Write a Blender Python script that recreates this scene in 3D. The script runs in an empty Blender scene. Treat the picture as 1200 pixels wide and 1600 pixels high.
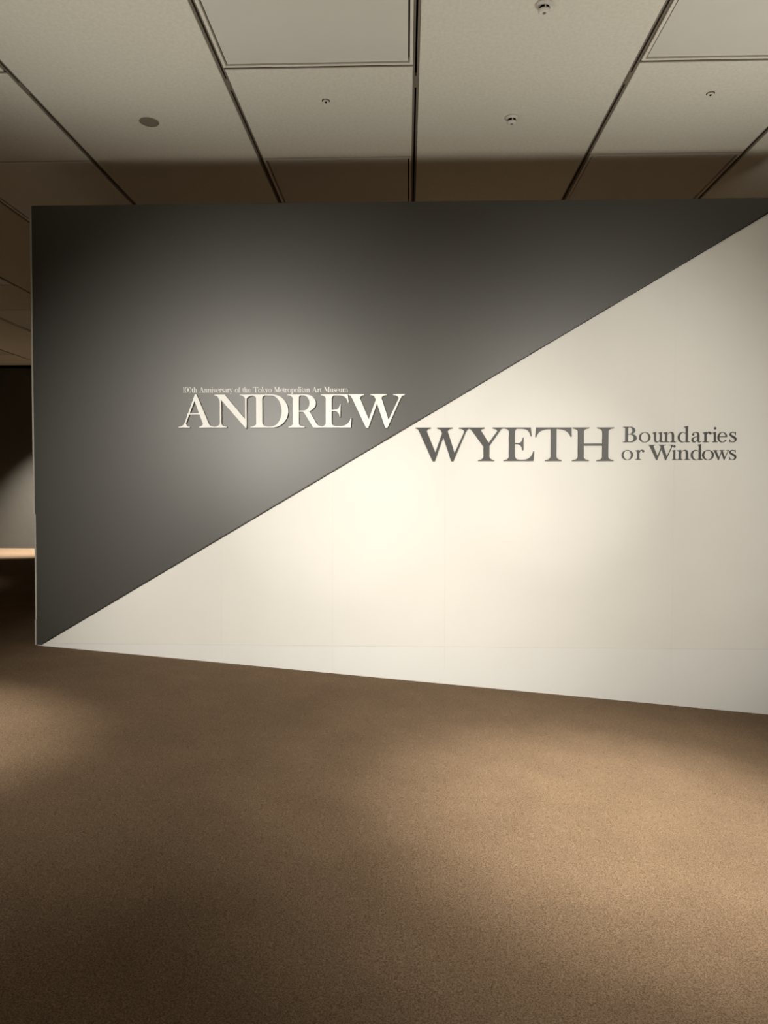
import bpy, bmesh, math
from mathutils import Vector, Matrix, geometry

scene = bpy.context.scene
COL = scene.collection

# ------------------------------------------------------------------ camera
CAM_Y, CAM_Z = -5.84, 1.2724
FOCAL_PX = 1129.5                      # for a 1200 x 1600 frame
YAW, PITCH, ROLL = -0.03173, -0.02818, 0.00166
cd = bpy.data.cameras.new('camera')
cd.sensor_fit = 'VERTICAL'
cd.sensor_height = 36.0
cd.lens = 36.0 * FOCAL_PX / 1600.0
cam = bpy.data.objects.new('camera', cd)
COL.objects.link(cam)
fwd = Vector((math.sin(YAW) * math.cos(PITCH), math.cos(YAW) * math.cos(PITCH), math.sin(PITCH)))
rgt = Vector((math.cos(YAW), -math.sin(YAW), 0))
upv = rgt.cross(fwd)
r2 = rgt * math.cos(ROLL) + upv * math.sin(ROLL)
u2 = upv * math.cos(ROLL) - rgt * math.sin(ROLL)
cam.matrix_world = Matrix(((r2.x, u2.x, -fwd.x, 0), (r2.y, u2.y, -fwd.y, CAM_Y),
                           (r2.z, u2.z, -fwd.z, CAM_Z), (0, 0, 0, 1)))
scene.camera = cam

# ------------------------------------------------------------------ world, exposure
world = bpy.data.worlds.new('world')
scene.world = world
world.use_nodes = True
world.node_tree.nodes['Background'].inputs['Color'].default_value = (0.0, 0.0, 0.0, 1)
world.node_tree.nodes['Background'].inputs['Strength'].default_value = 0.0
scene.view_settings.view_transform = 'Standard'
scene.view_settings.look = 'None'
scene.view_settings.gamma = 1.0
scene.view_settings.use_curve_mapping = False
scene.view_settings.exposure = 0.0

# ------------------------------------------------------------------ lamps (track spots on the ceiling, plus added unseen fill lamps)
WARM = (1.0, 0.95, 0.855)


def spot(loc, aim, power, angle, blend, radius=0.04, color=WARM):
    l = bpy.data.lights.new('spotlight', 'SPOT')
    l.energy = power
    l.spot_size = math.radians(angle)
    l.spot_blend = blend
    l.shadow_soft_size = radius
    l.color = color
    o = bpy.data.objects.new('spotlight', l)
    COL.objects.link(o)
    o.location = loc
    o.rotation_euler = (Vector(aim) - Vector(loc)).to_track_quat('-Z', 'Y').to_euler()
    return o


# two wall washers on a dropped track: wide beam and bright core of each
spot((-2.8, -9.0, 2.80), (-1.10, 0, 0.92), 2750, 37, 1.0)
spot((-2.8, -9.0, 2.80), (-0.66, 0, 1.21), 420, 12, 1.0)
spot((3.0, -9.0, 2.80), (1.45, 0, 0.92), 2000, 36, 1.0)
spot((3.0, -9.0, 2.80), (1.25, 0, 1.34), 420, 11, 1.0)
# spots on the carpet
spot((1.35, -2.6, 3.95), (1.15, -2.25, -0.36), 1000, 40, 1.0)
spot((1.5, -2.6, 3.95), (1.25, -2.35, -0.36), 650, 62, 1.0)
spot((-3.4, -2.3, 3.95), (-2.90, -2.15, 0.0), 850, 35, 1.0)
# spot in the next gallery, grazing its far wall
spot((-7.3, 8.5, 3.95), (-7.9, 9.35, 0.0), 3000, 60, 1.0)
# added unseen fill lamps, aimed up from the floor to brighten the ceiling
spot((2.9, -1.9, -0.3), (1.6, -2.5, 4.04), 420, 105, 1.0, 0.9)
spot((-2.6, -1.9, 0.2), (-0.9, -2.5, 4.04), 235, 105, 1.0, 0.9)
# unseen lamps added in the galleries left and behind, to lift bounced light
for px, py, pw in ((-7.5, -6.5, 500), (-3.0, -9.5, 500), (2.0, -9.5, 500), (-8.0, 3.5, 800), (1.5, 3.5, 1300)):
    spot((px, py, 3.95), (px, py - 0.6, 0.0), pw, 75, 1.0)


# ------------------------------------------------------------------ materials
def new_mat(name):
    m = bpy.data.materials.new(name)
    m.use_nodes = True
    nt = m.node_tree
    return m, nt, nt.nodes['Principled BSDF']


def plain(name, color, rough=0.6, spec=0.5, metal=0.0, var=0.04, scale=30.0, bump=0.0, bump_scale=200.0):
    m, nt, b = new_mat(name)
    tc = nt.nodes.new('ShaderNodeTexCoord')
    n = nt.nodes.new('ShaderNodeTexNoise')
    n.inputs['Scale'].default_value = scale
    n.inputs['Detail'].default_value = 3
    nt.links.new(tc.outputs['Object'], n.inputs['Vector'])
    r = nt.nodes.new('ShaderNodeValToRGB')
    r.color_ramp.elements[0].position = 0.3
    r.color_ramp.elements[1].position = 0.7
    r.color_ramp.elements[0].color = tuple(c * (1 - var) for c in color) + (1,)
    r.color_ramp.elements[1].color = tuple(min(1, c * (1 + var)) for c in color) + (1,)
    nt.links.new(n.outputs['Fac'], r.inputs['Fac'])
    nt.links.new(r.outputs['Color'], b.inputs['Base Color'])
    b.inputs['Roughness'].default_value = rough
    b.inputs['Specular IOR Level'].default_value = spec
    b.inputs['Metallic'].default_value = metal
    if bump:
        n2 = nt.nodes.new('ShaderNodeTexNoise')
        n2.inputs['Scale'].default_value = bump_scale
        n2.inputs['Detail'].default_value = 4
        nt.links.new(tc.outputs['Object'], n2.inputs['Vector'])
        bp = nt.nodes.new('ShaderNodeBump')
        bp.inputs['Strength'].default_value = bump
        bp.inputs['Distance'].default_value = 0.004
        nt.links.new(n2.outputs['Fac'], bp.inputs['Height'])
        nt.links.new(bp.outputs['Normal'], b.inputs['Normal'])
    return m


def carpet_mat():
    m, nt, b = new_mat('brown_loop_carpet')
    tc = nt.nodes.new('ShaderNodeTexCoord')
    n1 = nt.nodes.new('ShaderNodeTexNoise')       # loops
    n1.inputs['Scale'].default_value = 195
    n1.inputs['Detail'].default_value = 2.5
    n1.inputs['Roughness'].default_value = 0.65
    n2 = nt.nodes.new('ShaderNodeTexNoise')       # wear
    n2.inputs['Scale'].default_value = 3.0
    n2.inputs['Detail'].default_value = 5
    for n in (n1, n2):
        nt.links.new(tc.outputs['Object'], n.inputs['Vector'])
    r = nt.nodes.new('ShaderNodeValToRGB')
    r.color_ramp.elements[0].position = 0.34
    r.color_ramp.elements[1].position = 0.68
    r.color_ramp.elements[0].color = (0.108, 0.070, 0.043, 1)
    r.color_ramp.elements[1].color = (0.310, 0.215, 0.137, 1)
    nt.links.new(n1.outputs['Fac'], r.inputs['Fac'])
    mr = nt.nodes.new('ShaderNodeMapRange')
    mr.inputs['From Min'].default_value = 0.3
    mr.inputs['From Max'].default_value = 0.7
    mr.inputs['To Min'].default_value = 0.93
    mr.inputs['To Max'].default_value = 1.07
    nt.links.new(n2.outputs['Fac'], mr.inputs['Value'])
    mx = nt.nodes.new('ShaderNodeMix')
    mx.data_type = 'RGBA'
    mx.blend_type = 'MULTIPLY'
    mx.inputs['Factor'].default_value = 1
    nt.links.new(r.outputs['Color'], mx.inputs['A'])
    nt.links.new(mr.outputs['Result'], mx.inputs['B'])
    nt.links.new(mx.outputs['Result'], b.inputs['Base Color'])
    b.inputs['Roughness'].default_value = 0.95
    b.inputs['Specular IOR Level'].default_value = 0.1
    bp = nt.nodes.new('ShaderNodeBump')
    bp.inputs['Strength'].default_value = 0.6
    bp.inputs['Distance'].default_value = 0.004
    nt.links.new(n1.outputs['Fac'], bp.inputs['Height'])
    nt.links.new(bp.outputs['Normal'], b.inputs['Normal'])
    return m


M_CARPET = carpet_mat()
M_WHITE = plain('white_wall_paper', (0.80, 0.785, 0.74), 0.55, 0.35, var=0.012, scale=2.5)
M_FILL = plain('white_filler_board', (0.80, 0.80, 0.775), 0.55, 0.35, var=0.012, scale=2.5)
M_GREY = plain('satin_grey_sheet', (0.050, 0.048, 0.041), 0.41, 0.55, var=0.02, scale=6)
M_SIGN_W = plain('white_sign_board', (0.92, 0.91, 0.88), 0.5, 0.4, var=0.01)
M_SIGN_D = plain('dark_grey_sign_board', (0.032, 0.030, 0.026), 0.46, 0.45, var=0.03, scale=20)
M_EDGE_SHADE = plain('near_black_edge_shade', (0.022, 0.020, 0.017), 0.6, 0.4, var=0.05)
M_EDGE = plain('bare_edge_strip', (0.42, 0.40, 0.35), 0.5, 0.5, var=0.05)
M_TILE = plain('rockwool_ceiling_board', (0.735, 0.725, 0.635), 0.9, 0.1, var=0.05, scale=45, bump=0.5, bump_scale=90)
M_LID = plain('smooth_recessed_panel', (0.70, 0.69, 0.625), 0.45, 0.4, var=0.015, scale=4)
M_FRAME = plain('painted_metal_frame', (0.78, 0.75, 0.66), 0.4, 0.5, var=0.02)
M_RAIL = plain('bronze_rail_metal', (0.20, 0.175, 0.14), 0.5, 0.5, var=0.05)
M_DARK = plain('dark_void', (0.012, 0.010, 0.008), 0.9, 0.1)
M_FAR = plain('dark_grey_gallery_wall', (0.10, 0.092, 0.078), 0.8, 0.2, var=0.03, scale=8)
M_BLACK = plain('black_shadow_gap', (0.006, 0.005, 0.004), 0.9, 0.05)
M_CAP = plain('white_plastic', (0.78, 0.76, 0.70), 0.4, 0.5, var=0.01)
M_DISC = plain('grey_speaker_mesh', (0.24, 0.22, 0.17), 0.8, 0.2, var=0.05, scale=150, bump=0.3, bump_scale=500)


# ------------------------------------------------------------------ helpers
def link(name, me, mat, parent=None, loc=(0, 0, 0)):
    o = bpy.data.objects.new(name, me)
    COL.objects.link(o)
    o.location = loc
    if mat:
        if len(me.materials) == 0:
            me.materials.append(mat)
    if parent:
        o.parent = parent
    return o


def from_bm(name, bm, mat, parent=None, loc=(0, 0, 0), smooth=False):
    me = bpy.data.meshes.new(name)
    bmesh.ops.recalc_face_normals(bm, faces=bm.faces[:])
    if smooth:
        for f in bm.faces:
            f.smooth = True
    bm.to_mesh(me)
    bm.free()
    return link(name, me, mat, parent, loc)


def add_box(bm, x0, x1, y0, y1, z0, z1):
    v = [bm.verts.new((x, y, z)) for z in (z0, z1) for y in (y0, y1) for x in (x0, x1)]
    for f in ((0, 1, 3, 2), (4, 6, 7, 5), (0, 4, 5, 1), (2, 3, 7, 6), (0, 2, 6, 4), (1, 5, 7, 3)):
        bm.faces.new([v[i] for i in f])


def box(name, dims, mat, parent=None, bevel=0.0):
    bm = bmesh.new()
    add_box(bm, *dims)
    if bevel:
        bmesh.ops.bevel(bm, geom=bm.edges[:], offset=bevel, segments=1, affect='EDGES')
    return from_bm(name, bm, mat, parent)


def prism_xz(name, pts, y0, y1, mat, parent=None, bevel=0.0):
    """flat plate: outline in X-Z, from y0 (front) to y1 (back)"""
    bm = bmesh.new()
    a = [bm.verts.new((x, y0, z)) for x, z in pts]
    b = [bm.verts.new((x, y1, z)) for x, z in pts]
    fr = bm.faces.new(a)
    bm.faces.new(b[::-1])
    n = len(pts)
    for i in range(n):
        bm.faces.new((a[i], b[i], b[(i + 1) % n], a[(i + 1) % n]))
    if bevel:
        bmesh.ops.bevel(bm, geom=list(fr.edges), offset=bevel, segments=1, affect='EDGES')
    return from_bm(name, bm, mat, parent)


def lathe(name, prof, mat, parent=None, loc=(0, 0, 0), n=32, smooth=False):
    """profile of (radius, z)"""
    bm = bmesh.new()
    rings = []
    for r, z in prof:
        if r < 1e-6:
            rings.append([bm.verts.new((0, 0, z))])
        else:
            rings.append([bm.verts.new((r * math.cos(2 * math.pi * k / n), r * math.sin(2 * math.pi * k / n), z)) for k in range(n)])
    for a, b in zip(rings, rings[1:]):
        for k in range(n):
            q = (k + 1) % n
            if len(a) == 1 and len(b) > 1:
                bm.faces.new((a[0], b[k], b[q]))
            elif len(b) == 1 and len(a) > 1:
                bm.faces.new((a[k], a[q], b[0]))
            elif len(a) > 1:
                bm.faces.new((a[k], a[q], b[q], b[k]))
    return from_bm(name, bm, mat, parent, loc, smooth)


def struct(o):
    o['kind'] = 'structure'
    return o


def empty(name, loc):
    o = bpy.data.objects.new(name, None)
    o.empty_display_size = 0.1
    COL.objects.link(o)
    o.location = loc
    return o


def tag(o, label, cat, group=None):
    o['label'] = label
    o['category'] = cat
    if group:
        o['group'] = group
    return o


# ------------------------------------------------------------------ room shell
XL, XR = -3.0516, 3.037            # ends of the title wall
ZTOP, ZSEAM = 3.583, 0.0164
SLOPE = -0.08547                   # the carpet ramps down to the right of XL
ZC = CAM_Z + 2.77                  # ceiling
X0, X1, Y0, Y1 = -12.0, 4.6, -12.0, 9.95


def floor_z(x):
    return 0.0 if x < XL else SLOPE * (x - XL)


bm = bmesh.new()
prof = [(X0, 0.0), (XL, 0.0), (X1, floor_z(X1))]
top = [[bm.verts.new((x, y, z)) for x, z in prof] for y in (Y0, Y1)]
bot = [[bm.verts.new((x, y, -0.9)) for x, z in prof] for y in (Y0, Y1)]
for i in range(2):
    bm.faces.new((top[0][i], top[0][i + 1], top[1][i + 1], top[1][i]))
    bm.faces.new((bot[0][i], bot[1][i], bot[1][i + 1], bot[0][i + 1]))
for k in (0, 1):
    for i in range(2):
        bm.faces.new((top[k][i], top[k][i + 1], bot[k][i + 1], bot[k][i]))
for i in (0, 2):
    bm.faces.new((top[0][i], top[1][i], bot[1][i], bot[0][i]))
floor = struct(from_bm('floor', bm, M_CARPET))
floor['label'] = 'brown loop-pile carpet floor that ramps gently down to the right'

wl = struct(box('wall_left', (X0 - 0.15, X0, Y0, Y1, -0.9, ZC + 0.12), M_FAR))
wr = struct(box('wall_right', (X1, X1 + 0.15, Y0, Y1, -0.9, ZC + 0.12), M_FAR))
wb = struct(box('wall_back', (X0 - 0.15, X1 + 0.15, Y0 - 0.15, Y0, -0.9, ZC + 0.12), M_WHITE))
wf = struct(box('wall_far', (X0 - 0.15, X1 + 0.15, Y1, Y1 + 0.15, -0.9, ZC + 0.12), M_FAR))
wf['label'] = 'dark grey wall of the next gallery seen past the title wall'
t1 = struct(box('trim_1', (X0, X1, Y1 - 0.05, Y1, ZC - 0.062, ZC - 0.002), M_BLACK))
t1['label'] = 'black shadow gap along the top of the far gallery wall'
t2 = struct(box('trim_2', (X0, X1, Y1 - 0.02, Y1, ZC - 0.09, ZC - 0.062), M_FAR))
t2['label'] = 'thin dark grey ledge under the black gap on the far wall'

# ------------------------------------------------------------------ title wall
ZB = -0.55
wall = struct(box('wall_front', (XL + 0.004, XR, 0.012, 0.16, ZB, ZTOP - 0.002), M_WHITE))
wall['label'] = 'freestanding exhibition title wall split diagonally into grey and white'
seams = [XL + 0.004, -2.4207, -1.5114, -0.6021, 0.3072, 1.2166, 2.126, XR]
for a, b in zip(seams, seams[1:]):
    box('wall_board', (a + 0.00015, b - 0.00015, 0.0, 0.012, ZSEAM + 0.0004, ZTOP - 0.003), M_WHITE, wall)
# wedge boards that fill the gap left by the ramp
for a, b in zip(seams, seams[1:]):
    prism_xz('filler_board', [(a + 0.00015, floor_z(a) - 0.05), (b - 0.00015, floor_z(b) - 0.05),
                              (b - 0.00015, ZSEAM - 0.0004), (a + 0.00015, ZSEAM - 0.0004)],
             0.0004, 0.012, M_FILL, wall)
# grey sheet over the upper-left half, a few millimetres proud
g = prism_xz('grey_sheet', [(XL + 0.002, ZTOP), (XL + 0.002, 0.006), (XL + 0.030, 0.006), (3.018, ZTOP)],
             -0.006, -0.0002, M_GREY, wall, bevel=0.0012)
g['label'] = 'satin dark grey sheet with a long diagonal lower edge'
# dark strip painting in the shadow line along the sheet's diagonal edge
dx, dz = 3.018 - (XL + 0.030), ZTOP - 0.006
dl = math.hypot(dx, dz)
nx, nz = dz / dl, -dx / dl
shade_strip = prism_xz('sheet_shade_strip', [(XL + 0.034, 0.0065), (3.018, ZTOP - 0.002), (3.018 + nx * 0.009, ZTOP - 0.002 + nz * 0.009), (XL + 0.034 + nx * 0.009 + 0.008, 0.0065)],
               -0.0075, -0.0003, M_EDGE_SHADE, wall)
shade_strip['label'] = 'thin near-black strip standing in for the shadow line along the diagonal'
# bare edge strips down the left end
for z0, z1, xa, xb in ((1.085, ZTOP, XL - 0.013, XL + 0.0015), (0.215, 1.083, XL - 0.005, XL + 0.008),
                       (0.004, 0.213, XL - 0.011, XL + 0.0015)):
    box('edge_strip', (xa, xb, -0.0068, 0.006, z0, z1), M_EDGE, wall, 0.0006)
tc_ = box('top_cap', (XL, XR, -0.0002, 0.16, ZTOP - 0.002, ZTOP + 0.003), M_GREY, wall)

# ------------------------------------------------------------------ ceiling
LINES = [-11.43, -10.66, -9.24, -7.97, -6.55, -5.285, -3.901, -2.642, -1.225, 0.0517, 1.4742, 2.7473, 4.165, X1 + 0.05]
GW = 0.021                         # half width of the joint between strips
C1, C2 = -1.067, 0.229             # one plain panel lies between two framed panels
PERIOD = 4.90
ceiling = struct(box('ceiling', (X0 - 0.15, X1 + 0.15, Y0 - 0.15, Y1 + 0.15, ZC + 0.07, ZC + 0.12), M_DARK))
ceiling['label'] = 'office-type ceiling of pale boards with dark joints and framed panels'


def framed(xa, xb, ya, yb):
    """lid in a metal frame: frame ring, gap, lid"""
    fw, zf = 0.019, ZC - 0.005
    bm = bmesh.new()
    o = [(xa, ya), (xb, ya), (xb, yb), (xa, yb)]
    i_ = [(xa + fw, ya + fw), (xb - fw, ya + fw), (xb - fw, yb - fw), (xa + fw, yb - fw)]
    lv = [[bm.verts.new((x, y, z)) for x, y in ring] for ring in (o, i_) for z in (zf, ZC + 0.03)]
    for k in range(4):
        q = (k + 1) % 4
        bm.faces.new((lv[0][k], lv[0][q], lv[2][q], lv[2][k]))
        bm.faces.new((lv[1][k], lv[3][k], lv[3][q], lv[1][q]))
        bm.faces.new((lv[0][k], lv[1][k], lv[1][q], lv[0][q]))
        bm.faces.new((lv[2][k], lv[2][q], lv[3][q], lv[3][k]))
    from_bm('panel_frame', bm, M_FRAME, ceiling)
    gp = fw + 0.011
    box('recessed_panel', (xa + gp, xb - gp, ya + gp * 0.75, yb - gp * 0.75, ZC + 0.004, ZC + 0.022), M_LID, ceiling, 0.002)


for k, (a, b) in enumerate(zip(LINES, LINES[1:])):
    xa, xb = a + GW, b - GW
    wide = k % 2 == 1
    # wide strips: D-A (7), B-C (9) ...
    if k in (1, 3, 5, 7, 9, 11):
        box('ceiling_board', (xa, xb, Y0, Y1, ZC, ZC + 0.02), M_TILE, ceiling, 0.003)
    else:
        n0 = int((Y0 - C1) / PERIOD) - 1
        for n in range(n0, 4):
            ya, yb = C1 + n * PERIOD, C2 + n * PERIOD
            ye = C1 + (n + 1) * PERIOD
            if yb > Y0 and ya < Y1:
                box('ceiling_board', (xa, xb, max(ya + 0.026, Y0), min(yb - 0.010, Y1), ZC, ZC + 0.02), M_TILE, ceiling, 0.003)
            if ye > Y0 + 0.3 and yb < Y1 - 0.3:
                framed(xa, xb, max(yb, Y0), min(ye - 0.008, Y1))
                if ye < Y1:
                    box('gap_shade', (xa, xb, ye - 0.007, ye + 0.010, ZC + 0.002, ZC + 0.02), M_BLACK, ceiling)  # black strip standing in for the shade in this gap
                    box('joint_bead', (xa, xb, ye + 0.011, ye + 0.024, ZC + 0.003, ZC + 0.02), M_RAIL, ceiling)
# rails in the joints: two bronze flanges with a black slot between
for x in LINES[1:-1]:
    bm = bmesh.new()
    for s in (-1, 1):
        xs = sorted((x + s * 0.0065, x + s * 0.0205))
        add_box(bm, xs[0], xs[1], Y0, Y1, ZC + 0.008, ZC + 0.04)
    from_bm('joint_rail', bm, M_RAIL, ceiling)
    for n in range(-2, 3):
        y = -0.86 + n * PERIOD
        if Y0 < y < Y1:
            box('rail_clip', (x - 0.009, x + 0.009, y - 0.07, y + 0.07, ZC + 0.004, ZC + 0.03), M_RAIL, ceiling, 0.002)


# ------------------------------------------------------------------ ceiling fittings
def detector(x, y, label):
    e = empty('smoke_detector', (x, y, ZC))
    tag(e, label, 'detector', 'smoke detectors on the ceiling')
    lathe('base', [(0, 0.0), (0.050, 0.0), (0.050, -0.008), (0.043, -0.016), (0.036, -0.018), (0, -0.018)], M_CAP, e)
    lathe('dark_core', [(0.029, -0.0181), (0.027, -0.034), (0, -0.034)], M_BLACK, e)
    for k in range(4):
        a = math.pi / 2 * k + math.radians(-88)
        bm = bmesh.new()
        add_box(bm, 0.026, 0.034, -0.0035, 0.0035, -0.0345, -0.017)
        bmesh.ops.rotate(bm, verts=bm.verts[:], cent=(0, 0, 0), matrix=Matrix.Rotation(a, 3, 'Z'))
        from_bm('post', bm, M_CAP, e)
    lathe('cap', [(0.0345, -0.034), (0.034, -0.041), (0.027, -0.048), (0.014, -0.051), (0.012, -0.049), (0.0, -0.049)], M_CAP, e)
    lathe('test_button', [(0.010, -0.0495), (0.008, -0.052), (0, -0.053)], M_DISC, e, n=16)


def sprinkler(x, y, label):
    e = empty('flush_sprinkler', (x, y, ZC))
    tag(e, label, 'sprinkler', 'flush sprinklers in the plain ceiling panels')
    lathe('collar', [(0.029, -0.0002), (0.034, -0.0002), (0.034, -0.0015), (0.029, -0.0015)], M_CAP, e)
    lathe('recess_shade', [(0.030, -0.0004), (0.0, -0.0004)], M_BLACK, e)  # flat black disc painting in the shade of a recess
    lathe('cover_plate', [(0, -0.0012), (0.0225, -0.0012), (0.0225, -0.008), (0.019, -0.0095), (0, -0.0095)], M_FRAME, e)
    lathe('nozzle', [(0.0078, -0.0092), (0.0065, -0.016), (0, -0.017)], M_DARK, e, n=14)


detector(0.773, -1.625, 'white smoke detector at the top edge of the photo, nearest the viewer')
detector(0.768, -0.385, 'small white smoke detector on the ceiling board above the lettering, farther of two')
sprinkler(-0.582, -0.65, 'small flush sprinkler in the plain ceiling panel left of centre')
sprinkler(2.101, -0.667, 'small flush sprinkler in the plain ceiling panel at upper right')
sp = empty('ceiling_speaker', (-1.939, -0.399, ZC))
tag(sp, 'round grey flush ceiling disc in the wide board at upper left', 'speaker')
lathe('grille', [(0, -0.0004), (0.072, -0.0004), (0.072, -0.003), (0.068, -0.004), (0, -0.004)], M_DISC, sp, n=48)
lathe('rim', [(0.0725, -0.0003), (0.078, -0.0003), (0.077, -0.003), (0.0725, -0.004)], M_TILE, sp, n=48)


# ------------------------------------------------------------------ letterforms (old-style serif, capital height 51.6 units)
def qb(p0, p1, p2, n=7):
    return [((1 - t) ** 2 * p0[0] + 2 * t * (1 - t) * p1[0] + t * t * p2[0],
             (1 - t) ** 2 * p0[1] + 2 * t * (1 - t) * p1[1] + t * t * p2[1]) for t in (k / n for k in range(n + 1))]


def cb(p0, p1, p2, p3, n=10):
    return [((1 - t) ** 3 * p0[0] + 3 * t * (1 - t) ** 2 * p1[0] + 3 * t * t * (1 - t) * p2[0] + t ** 3 * p3[0],
             (1 - t) ** 3 * p0[1] + 3 * t * (1 - t) ** 2 * p1[1] + 3 * t * t * (1 - t) * p2[1] + t ** 3 * p3[1])
            for t in (k / n for k in range(n + 1))]


def rect(x0, x1, y0, y1):
    return [(x0, y0), (x1, y0), (x1, y1), (x0, y1)]


def ell(cx, cy, rx, ry, a0=0, a1=360, n=36):
    return [(cx + rx * math.cos(math.radians(a0 + (a1 - a0) * k / n)), cy + ry * math.sin(math.radians(a0 + (a1 - a0) * k / n)))
            for k in range(n if a1 - a0 == 360 else n + 1)]


def foot(x0, x1, y, s, sl, sr, t=1.5, br=6.5):
    """bracketed serif: tips x0..x1 on the line y, running into a stem sl..sr; s=1 foot, s=-1 head"""
    p = [(x0, y), (x1, y), (x1 - 0.2, y + s * t * 0.9)]
    p += qb((x1 - 0.2, y + s * t * 0.9), (sr + (x1 - sr) * 0.12, y + s * t * 1.3), (sr, y + s * br), 6)[1:]
    p += qb((sl, y + s * br), (sl - (sl - x0) * 0.12, y + s * t * 1.3), (x0 + 0.2, y + s * t * 0.9), 6)
    return p


def pen(pts, widths, n=5):
    """smooth stroke through pts with given widths"""
    P = [pts[0]] + list(pts) + [pts[-1]]
    W = [widths[0]] + list(widths) + [widths[-1]]
    c = []
    for i in range(1, len(P) - 2):
        for k in range(n):
            t = k / n
            def cr(a, b, c_, d):
                return 0.5 * (2 * b + (c_ - a) * t + (2 * a - 5 * b + 4 * c_ - d) * t * t + (3 * b - a - 3 * c_ + d) * t ** 3)
            c.append((cr(P[i - 1][0], P[i][0], P[i + 1][0], P[i + 2][0]), cr(P[i - 1][1], P[i][1], P[i + 1][1], P[i + 2][1]),
                      W[i] + (W[i + 1] - W[i]) * t))
    c.append((P[-1][0], P[-1][1], W[-1]))
    L, R_ = [], []
    for i, (x, y, w) in enumerate(c):
        a, b = c[max(0, i - 1)], c[min(len(c) - 1, i + 1)]
        dx, dy = b[0] - a[0], b[1] - a[1]
        d = math.hypot(dx, dy) or 1
        L.append((x - dy / d * w / 2, y + dx / d * w / 2))
        R_.append((x + dy / d * w / 2, y - dx / d * w / 2))
    return L + R_[::-1]


C = 51.6
G = {}
G['A'] = ([[(9.3, 5.5), (11.4, 5.5), (26.6, 45), (27.6, 52), (26.2, 52.1)],
           foot(0, 18.3, 0, 1, 9.0, 11.9, 1.5, 7),
           [(26, 52.2), (28.6, 52.2), (48, 6), (50, 1), (38, 1), (38.5, 6), (25.0, 43.6)],
           foot(31.8, 57.7, 0, 1, 38.5, 48.0, 1.5, 6), rect(14.2, 33.5, 20.7, 22.4)], [])
G['N'] = ([[(3, C), (15.8, C), (48, 13), (50, -0.6), (48.4, -0.6), (10.4, 43.2), (8.4, 42)],
           [(0, C), (10, C), (8.4, 41.5)] + qb((8.4, 41.5), (7.6, 49.2), (0, 50.2), 6),
           rect(8.2, 10.5, 2, 46), foot(0, 19.2, 0, 1, 8.2, 10.5, 1.5, 7),
           rect(47.7, 50.1, -0.6, 46), foot(39.4, 63, C, -1, 47.7, 50.1, 1.5, 7)], [])
G['D'] = ([[(9, 0), (34, 0)] + ell(34, C / 2, 25.0, C / 2, -90, 90, 24) + [(9, C)],
           rect(9.2, 18.5, 0, C), foot(0, 24, 0, 1, 9.2, 18.5, 1.5, 6), foot(0, 24, C, -1, 9.2, 18.5, 1.5, 6),
           [(18, 1.5), (26, 1.5)] + qb((26, 1.7), (18.5, 2.4), (18.5, 10), 6)],
          [[(18.5, 1.7), (31, 1.7)] + ell(32.5, C / 2, 16.3, C / 2 - 1.7, -90, 90, 24) + [(18.5, C - 1.7)]])
G['R'] = ([[(8, 24.6), (26, 24.6)] + ell(27, 38.1, 16.9, 13.5, -90, 90, 22) + [(8, C)],
           rect(8, 17.5, 0, C), foot(1, 26.8, 0, 1, 8, 17.5, 1.5, 6), foot(0, 20, C, -1, 8, 17.5, 1.5, 6),
           [(17.5, 26.4), (23, 26.4), (32.9, 27.0), (45.4, 5.6)] + qb((45.4, 5.6), (48.5, 1.6), (55, 1.4), 5) +
           [(55, 0), (39.8, 0), (26.2, 22.4)] + qb((26.2, 22.4), (24.6, 24.8), (21, 24.9), 4) + [(17.5, 24.9)]],
          [[(17.5, 26.3), (24, 26.3)] + ell(24.6, 38.1, 9.4, 11.8, -90, 90, 20) + [(17.5, C - 1.7)]])
# put the leg of R back after its counter is cut
G['E'] = ([rect(8.6, 17.9, 0, C), foot(0, 24, 0, 1, 8.6, 17.9, 1.5, 6), foot(0.6, 24, C, -1, 8.6, 17.9, 1.5, 6),
           [(17, 0), (47.6, 0), (48.6, 15.2), (47.5, 15.2)] + cb((47.5, 15.2), (45, 5), (38, 1.9), (30, 1.9)) + [(17, 1.9)],
           [(17.9, 8), (17.9, 1.5), (25, 1.5)] + qb((25, 1.9), (18.4, 2.2), (17.9, 8), 5),
           [(17, C), (42.8, C), (44.4, 38.3), (43.2, 38.3)] + cb((43.2, 38.3), (41.5, 47.5), (37, 49.6), (28, 49.8)) + [(17, 49.8)],
           [(17, 27.6)] + qb((22, 27.6), (29.5, 27.4), (30.7, 36.2), 6) + [(31.8, 36.2), (31.4, 16.6), (30.4, 16.6)] +
           qb((30.4, 16.6), (29, 25.8), (22, 26), 6) + [(17, 26)]], [])
G['W'] = ([[(4.5, 48.5), (17.0, 48), (31.8, 12.6), (30.8, -0.6), (27.6, -0.6)],
           foot(0, 24.5, C, -1, 5.4, 17.8, 1.5, 6.2),
           [(29.8, -0.6), (31.0, -0.6), (44.8, 38), (46, 46), (43.6, 46), (31.7, 12.6)],
           foot(34.2, 59.6, C, -1, 41.4, 51.2, 1.5, 6.2),
           [(40.8, 48), (50.6, 48), (62.4, 11.7), (60.4, -0.6), (57.3, -0.6)],
           [(59.3, -0.6), (60.6, -0.6), (81.0, 46), (78.3, 46), (62.2, 11.7)],
           foot(69.2, 87.5, C, -1, 78.0, 81.2, 1.5, 6.5)], [])
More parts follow.
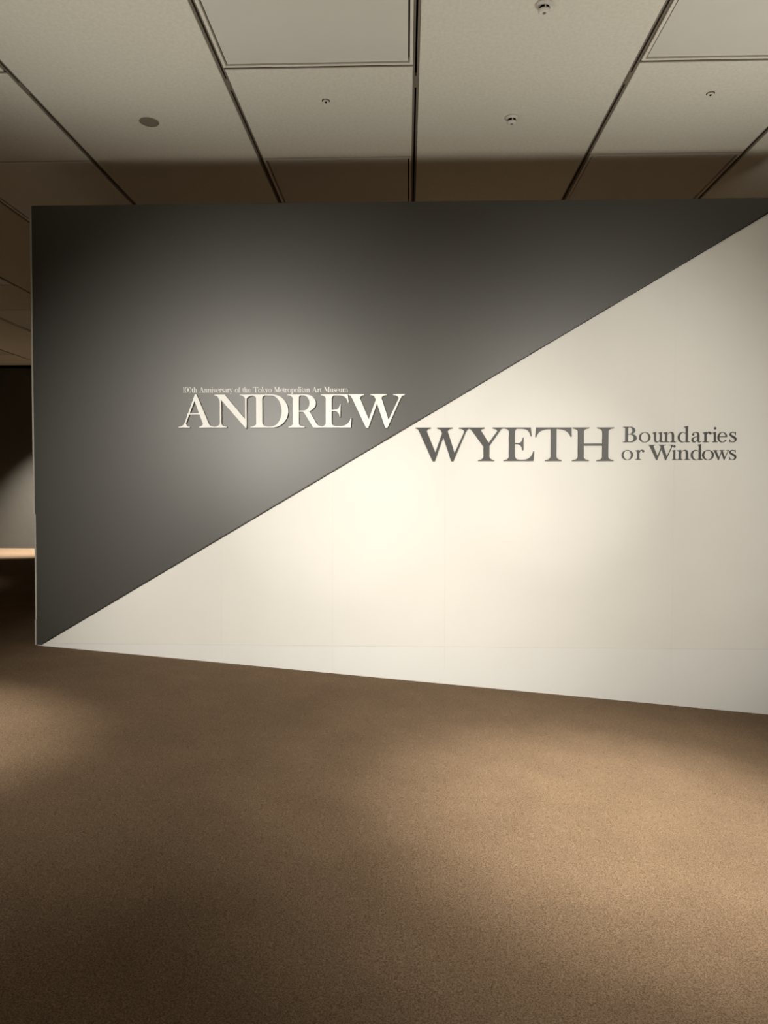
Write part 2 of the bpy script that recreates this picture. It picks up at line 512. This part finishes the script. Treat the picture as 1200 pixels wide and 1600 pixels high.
G['Y'] = ([[(6.2, 48.5), (20.5, 48.5), (34, 27.3), (34.7, 22), (34.7, 6), (25.8, 6), (25.5, 22.4)],
           foot(0, 27.2, C, -1, 7.1, 21.2, 1.5, 5), foot(17, 42.5, 0, 1, 25.8, 34.7, 1.5, 7),
           [(33.2, 27.5), (47.5, 46.5), (51.4, 47), (35, 23.5)], foot(39.7, 57, C, -1, 47.2, 51.2, 1.5, 5.5)], [])
G['T'] = ([rect(24.2, 32.8, 2, C), foot(14.9, 41.1, 0, 1, 24.2, 32.8, 1.5, 7),
           [(1, C), (56.2, C), (56.4, 37.4), (55.2, 37.4)] + cb((55.2, 37.4), (52, 47), (44, 49.2), (32.8, 49.4)) + [(24.2, 49.4)] +
           cb((24.2, 49.4), (13, 48.8), (4, 47), (1.2, 36.6)) + [(0, 36.6)]], [])
G['H'] = ([rect(9.4, 18.3, 2, 50), rect(47.4, 56.3, 2, 50), foot(0, 26.4, 0, 1, 9.4, 18.3, 1.5, 6), foot(38.0, 64.7, 0, 1, 47.4, 56.3, 1.5, 6),
           foot(0.8, 27, C, -1, 9.4, 18.3, 1.5, 6), foot(38.8, 65.2, C, -1, 47.4, 56.3, 1.5, 6), rect(18, 48, 23.8, 26.8)], [])
G['B'] = ([rect(8, 17, 0, C), foot(0, 22, 0, 1, 8, 17, 1.8, 5), foot(0, 22, C, -1, 8, 17, 1.8, 5),
           [(9, 26)] + ell(24, 39, 17, 12.6, -90, 90, 18) + [(9, C)],
           [(9, 0)] + ell(26, 14, 20, 14, -90, 90, 18) + [(9, 28)]],
          [[(17, 28.2)] + ell(22, 39, 9.5, 10.6, -90, 90, 18) + [(17, 49.6)],
           [(17, 2.2)] + ell(24, 14.2, 11.8, 11.6, -90, 90, 18) + [(17, 25.8)]])
G['M'] = ([rect(9, 11.4, 2, 50), foot(1, 19, 0, 1, 9, 11.4, 1.8, 6), [(0, C), (16, C), (36, 12), (34, -0.5), (32.5, -0.5), (11, 45), (9, 45)],
           [(33, -0.5), (34.5, -0.5), (55, C), (52.5, C), (33.6, 10)], rect(51, 60, 2, C), foot(43, 68, 0, 1, 51, 60, 1.8, 6),
           foot(51, 68, C, -1, 51.5, 60, 1.8, 6)], [])
G['1'] = ([rect(8, 15, 2, 50), foot(1, 22, 0, 1, 8, 15, 1.8, 5), [(1, 45), (8, 48), (15, 52), (15, 44), (8, 44)]], [])
G['0'] = ([ell(18, C / 2, 18, C / 2 + 0.6)], [ell(18, C / 2, 10.5, C / 2 - 1.4)])
# lower case: x-height 33.6
XH = 33.6


def flag(x, y, w=7.2, r=6):
    return [(x - r, y - 1.6), (x - r, y - 3.0)] + qb((x - r, y - 3.0), (x, y - 3.4), (x, y - 9), 4) + [(x + w, y - 9), (x + w, y + 0.6), (x + w - 2, y + 0.6)]


ARCH = cb((12, 25), (15, 32), (20, 34.4), (25, 34.4)) + cb((25, 34.4), (32, 34.4), (34.7, 29.5), (34.7, 21)) + [(34.7, 3), (27.5, 3), (27.5, 20)] + \
    cb((27.5, 20), (27.5, 28), (26, 31.2), (21.5, 31.2)) + cb((21.5, 31.2), (17, 31.2), (13.5, 27), (12, 22.5))
G['o'] = ([ell(19.3, 16.6, 19.3, 17.4)], [ell(19.3, 16.6, 12.4, 15.5)])
G['n'] = ([rect(5.2, 12.4, 2, 31), flag(5.2, XH), foot(-1, 18, 0, 1, 5.2, 12.4, 1.9, 5), ARCH, foot(21.5, 41, 0, 1, 27.5, 34.7, 1.9, 5)], [])
G['h'] = ([rect(5.2, 12.4, 2, 50), flag(5.2, 53), foot(-1, 18, 0, 1, 5.2, 12.4, 1.9, 5), ARCH, foot(21.5, 41, 0, 1, 27.5, 34.7, 1.9, 5)], [])
G['m'] = (G['n'][0] + [[(x + 22.3, y) for x, y in p] for p in (ARCH, foot(21.5, 41, 0, 1, 27.5, 34.7, 1.9, 5))], [])
G['u'] = ([flag(5.2, XH), cb((5.2, 26), (5.2, 9), (5.2, -0.9), (15.5, -0.9)) + cb((15.5, -0.9), (20.5, -0.9), (24.5, 3), (27, 8)) + [(27, 11)] +
           cb((27, 11), (24, 5), (21, 2.3), (18, 2.3)) + cb((18, 2.3), (12.8, 2.3), (12.4, 7), (12.4, 13)) + [(12.4, 26)],
           rect(26.3, 33.5, 1, 31), flag(26.3, XH), [(27, 0), (39.5, 0), (39.5, 1.8), (33.5, 5), (27, 5)]], [])
G['d'] = ([ell(16, 16.7, 16, 17.5), rect(26.3, 33.5, 1, 50), flag(26.3, 53), [(27, -0.4), (39.8, 0.6), (39.8, 2), (33.5, 5), (27, 5)]],
          [])
G['a'] = ([rect(19.5, 26.7, 5, 25), pen([(4.5, 25.5), (7.5, 31), (14.5, 33), (21.5, 30.5), (23.2, 24)], [3.5, 2.4, 2.4, 5, 7], 5), ell(6, 25.5, 3.6, 3.6, n=14),
           pen([(21, 19.8), (13, 17.2), (6, 13), (4.2, 7.5), (7.5, 2.2), (13.5, 2.0), (20.5, 7)], [1.8, 2.2, 5, 7, 5.6, 2.4, 2.0], 5),
           pen([(23.2, 8), (24, 2.6), (28, 0.9), (33, 3.6)], [7, 5.5, 2.6, 1.6], 5)], [])
G['r'] = ([rect(5.2, 12.4, 2, 31), flag(5.2, XH), foot(-1, 19.5, 0, 1, 5.2, 12.4, 1.9, 5),
           pen([(11.6, 24), (14.5, 30), (19, 33), (24, 31.6)], [1.6, 2.6, 4, 5], 5), ell(24.4, 29.8, 4.0, 4.0, n=16)], [])
G['i'] = ([rect(5.2, 12.4, 2, 31), flag(5.2, XH), foot(-1, 18.5, 0, 1, 5.2, 12.4, 1.9, 5), ell(8.8, 46, 4.3, 4.3, n=18)], [])
G['e'] = ([ell(17.2, 16.6, 17.2, 17.4), rect(5, 31.5, 17.0, 19.6)], [ell(18, 16.6, 11, 15.5), [(18, 7.2), (36, 8.5), (36, 17.6), (16, 17.6)]])
G['s'] = ([pen([(20.5, 25.2), (18.5, 31), (12.4, 33.0), (6.2, 30.8), (4.4, 25.6), (8.5, 20.8), (15.5, 16.6), (20.6, 12.0), (20.2, 5.0), (14.2, 1.0), (7.6, 1.2), (2.6, 8.6)],
               [1.2, 1.8, 2.2, 3.6, 5.0, 6.2, 7.0, 6.2, 4.4, 2.2, 1.8, 1.3], 5),
           [(19.6, 33.8), (21.2, 33.8), (21.4, 23.6), (20.0, 23.6)], [(1.6, 10.4), (3.0, 10.4), (3.2, -0.4), (1.6, -0.4)]], [])
G['w'] = ([[(x * 0.575, y * 0.65) for x, y in p] for p in G['W'][0]], [])
G['v'] = ([[(4, 31), (12, 31), (21, 8), (18.5, -0.5), (16.8, -0.5)], foot(-1, 17.5, XH, -1, 4.2, 12, 1.8, 4), [(17, -0.5), (18.6, -0.5), (30, 31), (27.5, 31), (18, 7)],
           foot(21.5, 35, XH, -1, 27.4, 30, 1.8, 4)], [])
G['y'] = (G['v'][0] + [pen([(19, 2), (15, -8), (10, -12.5), (4, -11)], [1.8, 2.2, 2.6, 3.2], 4), ell(4.5, -10.6, 3, 3, n=12)], [])
G['t'] = ([pen([(9.2, 42), (9.2, 30), (9.2, 10), (11.5, 2.5), (16, 1.2), (21, 4)], [1.6, 7, 7, 6, 3, 1.6], 4), rect(1, 20, 31.2, XH)], [])
G['f'] = ([rect(5.2, 12.4, 2, 40), foot(-1, 19.5, 0, 1, 5.2, 12.4, 1.9, 5), pen([(8.8, 38), (10.4, 47), (16, 51.4), (21, 50)], [7, 5, 2.6, 3.4], 4), rect(-1, 19, 31.4, XH)], [])
G['k'] = ([rect(5.2, 12.4, 2, 50), flag(5.2, 53), foot(-1, 18, 0, 1, 5.2, 12.4, 1.9, 5), [(12, 13), (14, 13), (29, 31), (26.5, 31)], foot(20, 34.5, XH, -1, 26.6, 29, 1.8, 4),
           [(15.5, 18.5), (20.5, 22.5), (35, 3), (27, 3)], foot(22, 39.5, 0, 1, 27, 35, 1.8, 3.5)], [])
G['l'] = ([rect(5.2, 12.4, 2, 50), flag(5.2, 53), foot(-1, 18.5, 0, 1, 5.2, 12.4, 1.9, 5)], [])
G['p'] = ([rect(5.2, 12.4, -13, 31), flag(5.2, XH), foot(-1, 19, -15, 1, 5.2, 12.4, 1.9, 5), ell(22.5, 16.7, 15.5, 17.4)], [])
# counters cut before the stems that cross them are added
CUT = {'d': [ell(18.4, 16.7, 11.2, 15.4)], 'p': [ell(20.3, 16.7, 10.8, 15.4)], 'e': G['e'][1]}
RE_ADD = {'d': [1, 2, 3], 'p': [0, 1, 2], 'D': [1, 2, 3, 4], 'R': [1, 2, 3, 4], 'e': [1], 'B': [0, 1, 2]}
G['d'] = (G['d'][0], CUT['d'])
G['p'] = (G['p'][0], CUT['p'])
ADV = {'A': 57, 'T': 57, 'M': 69, '1': 24, '0': 38, 't': 21, 'h': 42, 'n': 42, 'i': 19, 'v': 35, 'e': 36, 'r': 29, 's': 25, 'a': 34, 'y': 35,
       'o': 40, 'f': 20, 'k': 40, 'p': 40, 'l': 19, 'u': 40, 'm': 64, ' ': 25}


def inside(p, poly):
    x, y = p
    w = 0
    n = len(poly)
    for i in range(n):
        x0, y0 = poly[i]
        x1, y1 = poly[(i + 1) % n]
        if y0 <= y:
            if y1 > y and (x1 - x0) * (y - y0) - (x - x0) * (y1 - y0) > 0:
                w += 1
        elif y1 <= y and (x1 - x0) * (y - y0) - (x - x0) * (y1 - y0) < 0:
            w -= 1
    return w != 0


_cache = {}


def glyph_tris(ch):
    """union of the strokes minus the counters, as triangles"""
    if ch in _cache:
        return _cache[ch]
    add, sub = G[ch]
    re = [add[i] for i in RE_ADD.get(ch, [])]
    verts, edges = [], []
    for poly in list(add) + list(sub):
        b = len(verts)
        verts += [Vector(p) for p in poly]
        edges += [(b + i, b + (i + 1) % len(poly)) for i in range(len(poly))]
    v, e, f, *_ = geometry.delaunay_2d_cdt(verts, edges, [], 0, 1e-4)
    tris = []
    for t in f:
        c = (sum(v[i].x for i in t) / 3, sum(v[i].y for i in t) / 3)
        ok = any(inside(c, p) for p in add) and not any(inside(c, p) for p in sub)
        if not ok and re:
            ok = any(inside(c, p) for p in re)
        if ok:
            tris.append(tuple(t))
    _cache[ch] = (v, tris)
    return _cache[ch]


def emit(bm, ch, fx, fz, depth, back):
    """glyph solid: fx, fz map glyph units to metres; front face at y=-depth, back at y=back"""
    v, tris = glyph_tris(ch)
    used = sorted({i for t in tris for i in t})
    fr = {i: bm.verts.new((fx(v[i].x), -depth, fz(v[i].y))) for i in used}
    bk = {i: bm.verts.new((fx(v[i].x), back, fz(v[i].y))) for i in used}
    edge = {}
    for t in tris:
        for a, b in ((t[0], t[1]), (t[1], t[2]), (t[2], t[0])):
            edge[(a, b)] = 1
        bm.faces.new([fr[i] for i in t])
        bm.faces.new([bk[i] for i in t[::-1]])
    for a, b in edge:
        if (b, a) not in edge:
            bm.faces.new((fr[b], fr[a], bk[a], bk[b]))


def letter(ch, x, z, sx, sz, depth, mat, parent, back=0.0):
    bm = bmesh.new()
    emit(bm, ch, lambda u: x + u * sx, lambda w: z + w * sz, depth, back)
    return from_bm('letter', bm, mat, parent)


K = 0.005192                       # metres per glyph unit on the big words
t = empty('title_lettering', (-1.85, -0.006, 1.7865))
tag(t, 'white raised serif capitals on the grey half of the wall, under a small caption', 'lettering')
for i, (ch, u) in enumerate((('A', 0), ('N', 57.0), ('D', 113.0), ('R', 171.1), ('E', 221.65), ('W', 265.25))):
    letter(ch, u * K, 0, K, 0.005150, 0.024 + 0.0003 * (i % 2), M_SIGN_W, t)
t = empty('title_lettering', (0.0677, -0.0002, 1.5195))
tag(t, 'dark grey raised serif capitals on the white half, left of the two-line subtitle', 'lettering')
KW = 0.005095
for i, (ch, u, s) in enumerate((('W', 0, 0.985), ('Y', 81.4, 1.0), ('E', 138.4, 0.985), ('T', 188.1, 1.0), ('H', 245.2, 1.0))):
    letter(ch, u * KW, 0, KW * s, 0.005180, 0.011 + 0.0003 * (i % 2), M_SIGN_D, t)

# two-line subtitle
t = empty('subtitle_lettering', (1.7191, -0.0002, 1.5287))
tag(t, 'small dark grey serif subtitle in two lines at the right end of the title', 'lettering')
q = 0.8893 / 1010.0                # metres per unit of the measured letter positions
S = 0.1253 / 52.0
for ch, u, s in (('B', 75, 1.0), ('o', 220, 0.98), ('u', 342, 0.90), ('n', 439, 1.0), ('d', 566, 1.0), ('a', 687, 1.0), ('r', 790, 1.0), ('i', 877, 0.90),
                 ('e', 920, 0.93), ('s', 1022, 1.05)):
    letter(ch, (u - 75) * q, 0.1398, S * s, S, 0.005 + 0.0003 * (u % 2), M_SIGN_D, t)
for ch, u, s in (('o', 66, 0.98), ('r', 191, 1.02), ('W', 303, 0.98), ('i', 519, 0.80), ('n', 564, 1.03), ('d', 684, 1.0), ('o', 786, 1.0), ('w', 884, 1.06),
                 ('s', 1022, 1.05)):
    letter(ch, (u - 75) * q, 0.0, S * s, S * 0.97, 0.005 + 0.0003 * (u % 2), M_SIGN_D, t)

# small caption, letters joined word by word
t = empty('caption_lettering', (-1.8184, -0.006, 2.0722))
tag(t, 'tiny white serif caption line just above the white capitals', 'lettering')
text = '100th Anniversary of the Tokyo Metropolitan Art Museum'
total = sum(ADV[c] for c in text)
kc = 1.3427 / total
x = 0.0
for word in text.split(' '):
    bm = bmesh.new()
    for ch in word:
        x_ = x
        emit(bm, ch, lambda u: x_ + u * kc, lambda w: w * 0.00086, 0.0025, 0.0)
        x += ADV[ch] * kc
    from_bm('caption_word', bm, M_SIGN_W, t)
    x += ADV[' '] * kc
